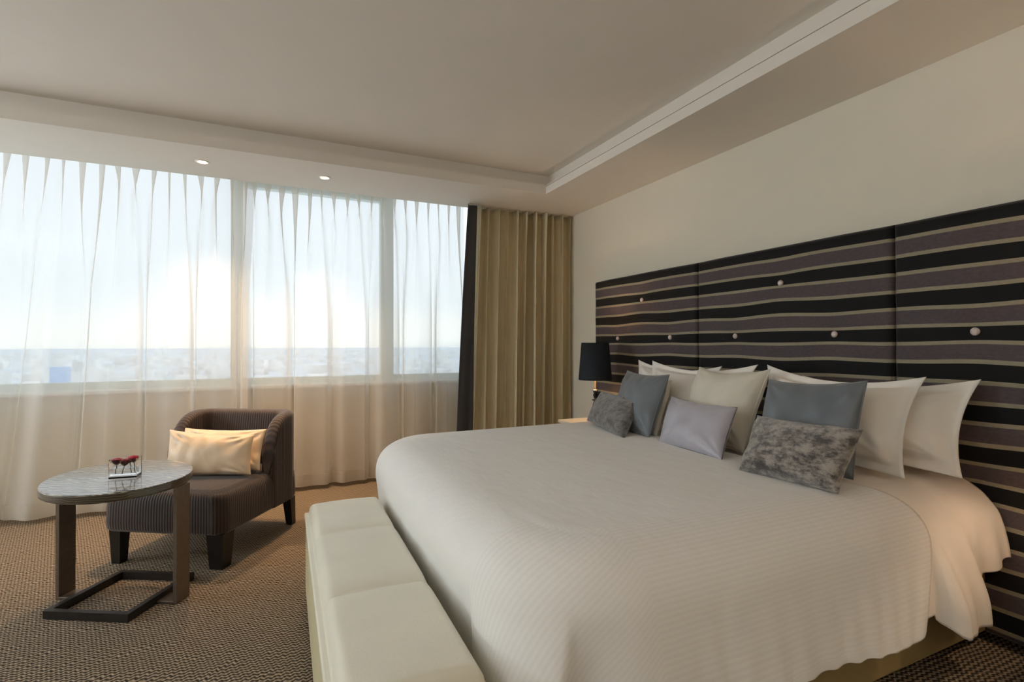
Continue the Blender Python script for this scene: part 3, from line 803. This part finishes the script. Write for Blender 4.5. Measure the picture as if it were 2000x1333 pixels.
cushion('cushion', (-.515, 4.03, .690), (-.02, 3.735, .690), (-.06, 3.62, .45), (-.53, 3.90, .45), .10, M_SAND, 'champagne satin cushion tucked behind the other one on the brown chair', 'cushion', seed=21, wr=.007)
cushion('cushion', (-.568, 3.83, .712), (-.093, 3.64, .670), (-.108, 3.545, .445), (-.585, 3.74, .445), .13, M_SAND, 'champagne satin cushion in front of the other one on the brown chair', 'cushion', seed=22, wr=.006)

# ------------------------------------------------------------------ oval side table
tb = empty('side_table', (-.664, 3.115, 0), math.radians(-29.5), label='oval side table with dark zebra veneer top and bronze flat bar legs', cat='table')
# local x along the leg line, y towards the window
ELL_A, ELL_B, TT = .366, .302, .6
eang = math.radians(-80.4 + 29.5)
def ell(s, z, k=1.0):
    a = 2 * pi * s; x, y = (ELL_A - k) * cos(a), (ELL_B - k) * sin(a)
    return (x * cos(eang) - y * sin(eang), x * sin(eang) + y * cos(eang), z)
V = []; n = 96
prof = [(.10, TT - .040), (.006, TT - .040), (.001, TT - .037), (0, TT - .030), (0, TT - .006), (.001, TT - .002), (.004, TT), (.10, TT)]
for k, z in prof:
    for i in range(n): V.append(ell(i / n, z, k))
F = grid_faces(len(prof), n, True); F.append(tuple(range(n))[::-1]); F.append(tuple((len(prof) - 1) * n + i for i in range(n)))
mesh('tabletop', V, F, M_ZEBRA, tb, smooth=False)
for sx in (-1, 1):
    b = MB(); x0 = -.300 if sx < 0 else .325
    b.box(min(x0, x0 - sx * .02), max(x0, x0 - sx * .02), -.045, .045, .0, TT - .0402 if sx < 0 else TT - .0402, .002)
    b.build('leg', M_BRONZE, tb)
    b = MB(); xa_, xb_ = sorted((sx * .302 + .012, sx * .205 + .02)); b.box(xa_, xb_, -.045, .045, 0, .014, .002); b.build('foot_plate', M_BRONZE, tb)
b = MB(); fw, fd, t_ = .205, .215, .026
b.box(-fw, fw, -fd, -fd + t_, 0, .038); b.box(-fw, fw, fd - t_, fd, 0, .038)
b.box(-fw, -fw + t_, -fd + t_, fd - t_, 0, .038); b.box(fw - t_, fw, -fd + t_, fd - t_, 0, .038)
b.v = [(v[0] + .02, v[1], v[2]) for v in b.v]
b.build('floor_frame', M_BRONZEDARK, tb)

# glass vase with roses
vs_ = empty('vase', (-.637, 3.07, TT), math.radians(-8), label='small clear rectangular glass vase of roses on the oval table', cat='vase')
vw, vd, vh, vt = .058, .030, .093, .004
b = MB()
for (a0, a1, c0, c1) in ((-vw, vw, -vd, -vd + vt), (-vw, vw, vd - vt, vd), (-vw, -vw + vt, -vd + vt, vd - vt), (vw - vt, vw, -vd + vt, vd - vt)): pass
vo = [(x, y, z) for z in (0.0, vh) for (x, y) in ((-vw, -vd), (vw, -vd), (vw, vd), (-vw, vd))]
vi = [(x, y, z) for z in (.013, vh) for (x, y) in ((-vw + vt, -vd + vt), (vw - vt, -vd + vt), (vw - vt, vd - vt), (-vw + vt, vd - vt))]
b.add(vo + vi, [(0, 3, 2, 1), (0, 1, 5, 4), (1, 2, 6, 5), (2, 3, 7, 6), (3, 0, 4, 7), (8, 9, 10, 11), (8, 12, 13, 9), (9, 13, 14, 10), (10, 14, 15, 11), (11, 15, 12, 8), (4, 5, 13, 12), (5, 6, 14, 13), (6, 7, 15, 14), (7, 4, 12, 15)])
b.build('glass_body', M_GLASS, vs_)
e_ = .0006
MB().box(-vw + vt + e_, vw - vt - e_, -vd + vt + e_, vd - vt - e_, .0136, .048).build('water', M_WATER, vs_)
def rose(lx, ly, z, r, label, tilt):
    base = Matrix.Translation((-.637, 3.07, TT)) @ Matrix.Rotation(math.radians(-8), 4, 'Z') @ Vector((lx, ly, z))
    ro = empty('rose', base, random.uniform(0, 6), label=label, cat='flower', group='red roses in the glass vase')
    b = MB()
    for layer, (rad, hgt, npet, opn) in enumerate(((.35, 1.25, 3, .05), (.62, 1.2, 4, .15), (.9, 1.05, 5, .3))):
        for p in range(npet):
            a0 = 2 * pi * p / npet + layer * .7; nu_, nv_ = 7, 6; vs = []
            for i in range(nu_):
                for j in range(nv_):
                    u = (i / (nu_ - 1) - .5) * 2 * pi / npet * 1.35; v = j / (nv_ - 1)
                    R_ = r * rad * (.35 + .65 * sin(v * pi * .62)) * (1 + .12 * sin(i * 2.1)) + opn * r * .5 * v ** 3
                    vs.append((R_ * cos(a0 + u), R_ * sin(a0 + u), r * hgt * (v * 1.25 - .5) - r * .1 * abs(i / (nu_ - 1) - .5) * v))
            b.add(vs, grid_faces(nu_, nv_))
    o = b.build('petals', M_ROSE, ro, True); md = o.modifiers.new('thickness', 'SOLIDIFY'); md.thickness = .0008
    MB().tube([(0, 0, -.3 * r), (tilt * .004, 0, -.02), (tilt * .012, 0, -(z - .018))], .0018, 6).build('stem', M_GREEN, ro, True)
    b = MB()
    for k in range(5):
        a = 2 * pi * k / 5; c_, s_2 = cos(a), sin(a)
        b.add([(0, 0, -.62 * r), (r * .5 * c_ - r * .2 * s_2, r * .5 * s_2 + r * .2 * c_, -.35 * r), (r * 1.02 * c_, r * 1.02 * s_2, -.1 * r), (r * .5 * c_ + r * .2 * s_2, r * .5 * s_2 - r * .2 * c_, -.35 * r)], [(0, 1, 2, 3)])
    o = b.build('sepals', M_GREEN, ro); md = o.modifiers.new('thickness', 'SOLIDIFY'); md.thickness = .0006
rose(-.034, -.002, .074, .020, 'deep red rose at the left end of the glass vase', 1)
rose(-.001, -.004, .068, .020, 'deep red rose lowest in the middle of the vase', -1)
rose(.034, -.001, .082, .020, 'deep red rose standing highest at the right end of the vase', -1)
rose(.015, .007, .076, .016, 'darker red rose at the back between the middle and right roses', 1)

# ------------------------------------------------------------------ bedside tables and lamps (the nearer pair stands just outside the picture)
def nightstand(x, y, label):
    r = empty('nightstand', (x, y, 0), label=label, cat='bedside table')
    MB().box(-.21, .21, -.26, .26, .06, .575, .006).build('cabinet', M_NIGHT, r)
    MB().box(-.225, .225, -.275, .275, .575, .60, .006).build('tabletop', M_NIGHT, r)
    for z in (.10, .33):
        dr = MB().box(-.222, -.2105, -.245, .245, z, z + .215, .003).build('drawer', M_NIGHT, r)
        MB().box(-.236, -.2225, -.05, .05, z + .10, z + .112, .002).build('handle', M_CHROME, dr)
    for sx in (-.17, .17):
        for sy in (-.22, .22): MB().box(sx - .02, sx + .02, sy - .02, sy + .02, 0, .06).build('foot', M_BLACK, r)
    return r
def bedlamp(x, y, label, e):
    r = empty('table_lamp', (x, y, .60), label=label, cat='lamp')
    MB().lathe([(.001, 0), (.062, 0), (.066, .006), (.060, .014), (.022, .020), (.012, .034), (.019, .048), (.024, .062), (.012, .078), (.009, .088), (.030, .094), (.032, .099), (.010, .105), (.015, .125), (.024, .145), (.015, .168), (.010, .178), (.028, .186), (.029, .190), (.010, .196), (.014, .212), (.019, .226), (.012, .244), (.018, .254), (.018, .262), (.007, .27), (.006, .45)], n=28).build('stand', M_BLACK, r, True)
    MB().lathe([(.020, .262), (.021, .268), (.020, .274)], n=24).build('collar', M_CHROME, r, True)
    # tapered shade, open above and below
    zt, zb_ = .655, .352
    MB().lathe([(.136, zb_), (.112, zt), (.1105, zt), (.1345, zb_), (.136, zb_)], n=48, cap=False).build('lamp_shade', M_SHADE, r, True)
    MB().lathe([(.1335, zb_ + .001), (.1095, zt - .001)], n=48, cap=False).build('shade_lining', M_SHADEIN, r, True)
    b = MB()
    for k in range(3):
        a = 2 * pi * k / 3; b.tube([(0, 0, .44), (.1085 * cos(a), .1085 * sin(a), zt - .02)], .0015, 6)
    b.build('shade_carrier', M_CHROME, r, True)
    MB().lathe([(.012, .44), (.02, .46), (.028, .485), (.024, .512), (.001, .522)], n=20).build('bulb', M_BULBHOT, r, True)
    return r
nightstand(2.45, 3.55, 'pale bedside table beyond the bed carrying the black lamp')
bedlamp(2.40, 3.52, 'black table lamp with dark navy shade and turned stand beside the bed', 13)
nightstand(2.445, .49, 'pale bedside table on the near side of the bed')
bedlamp(2.42, .60, 'black table lamp with dark shade on the near bedside table', 15)
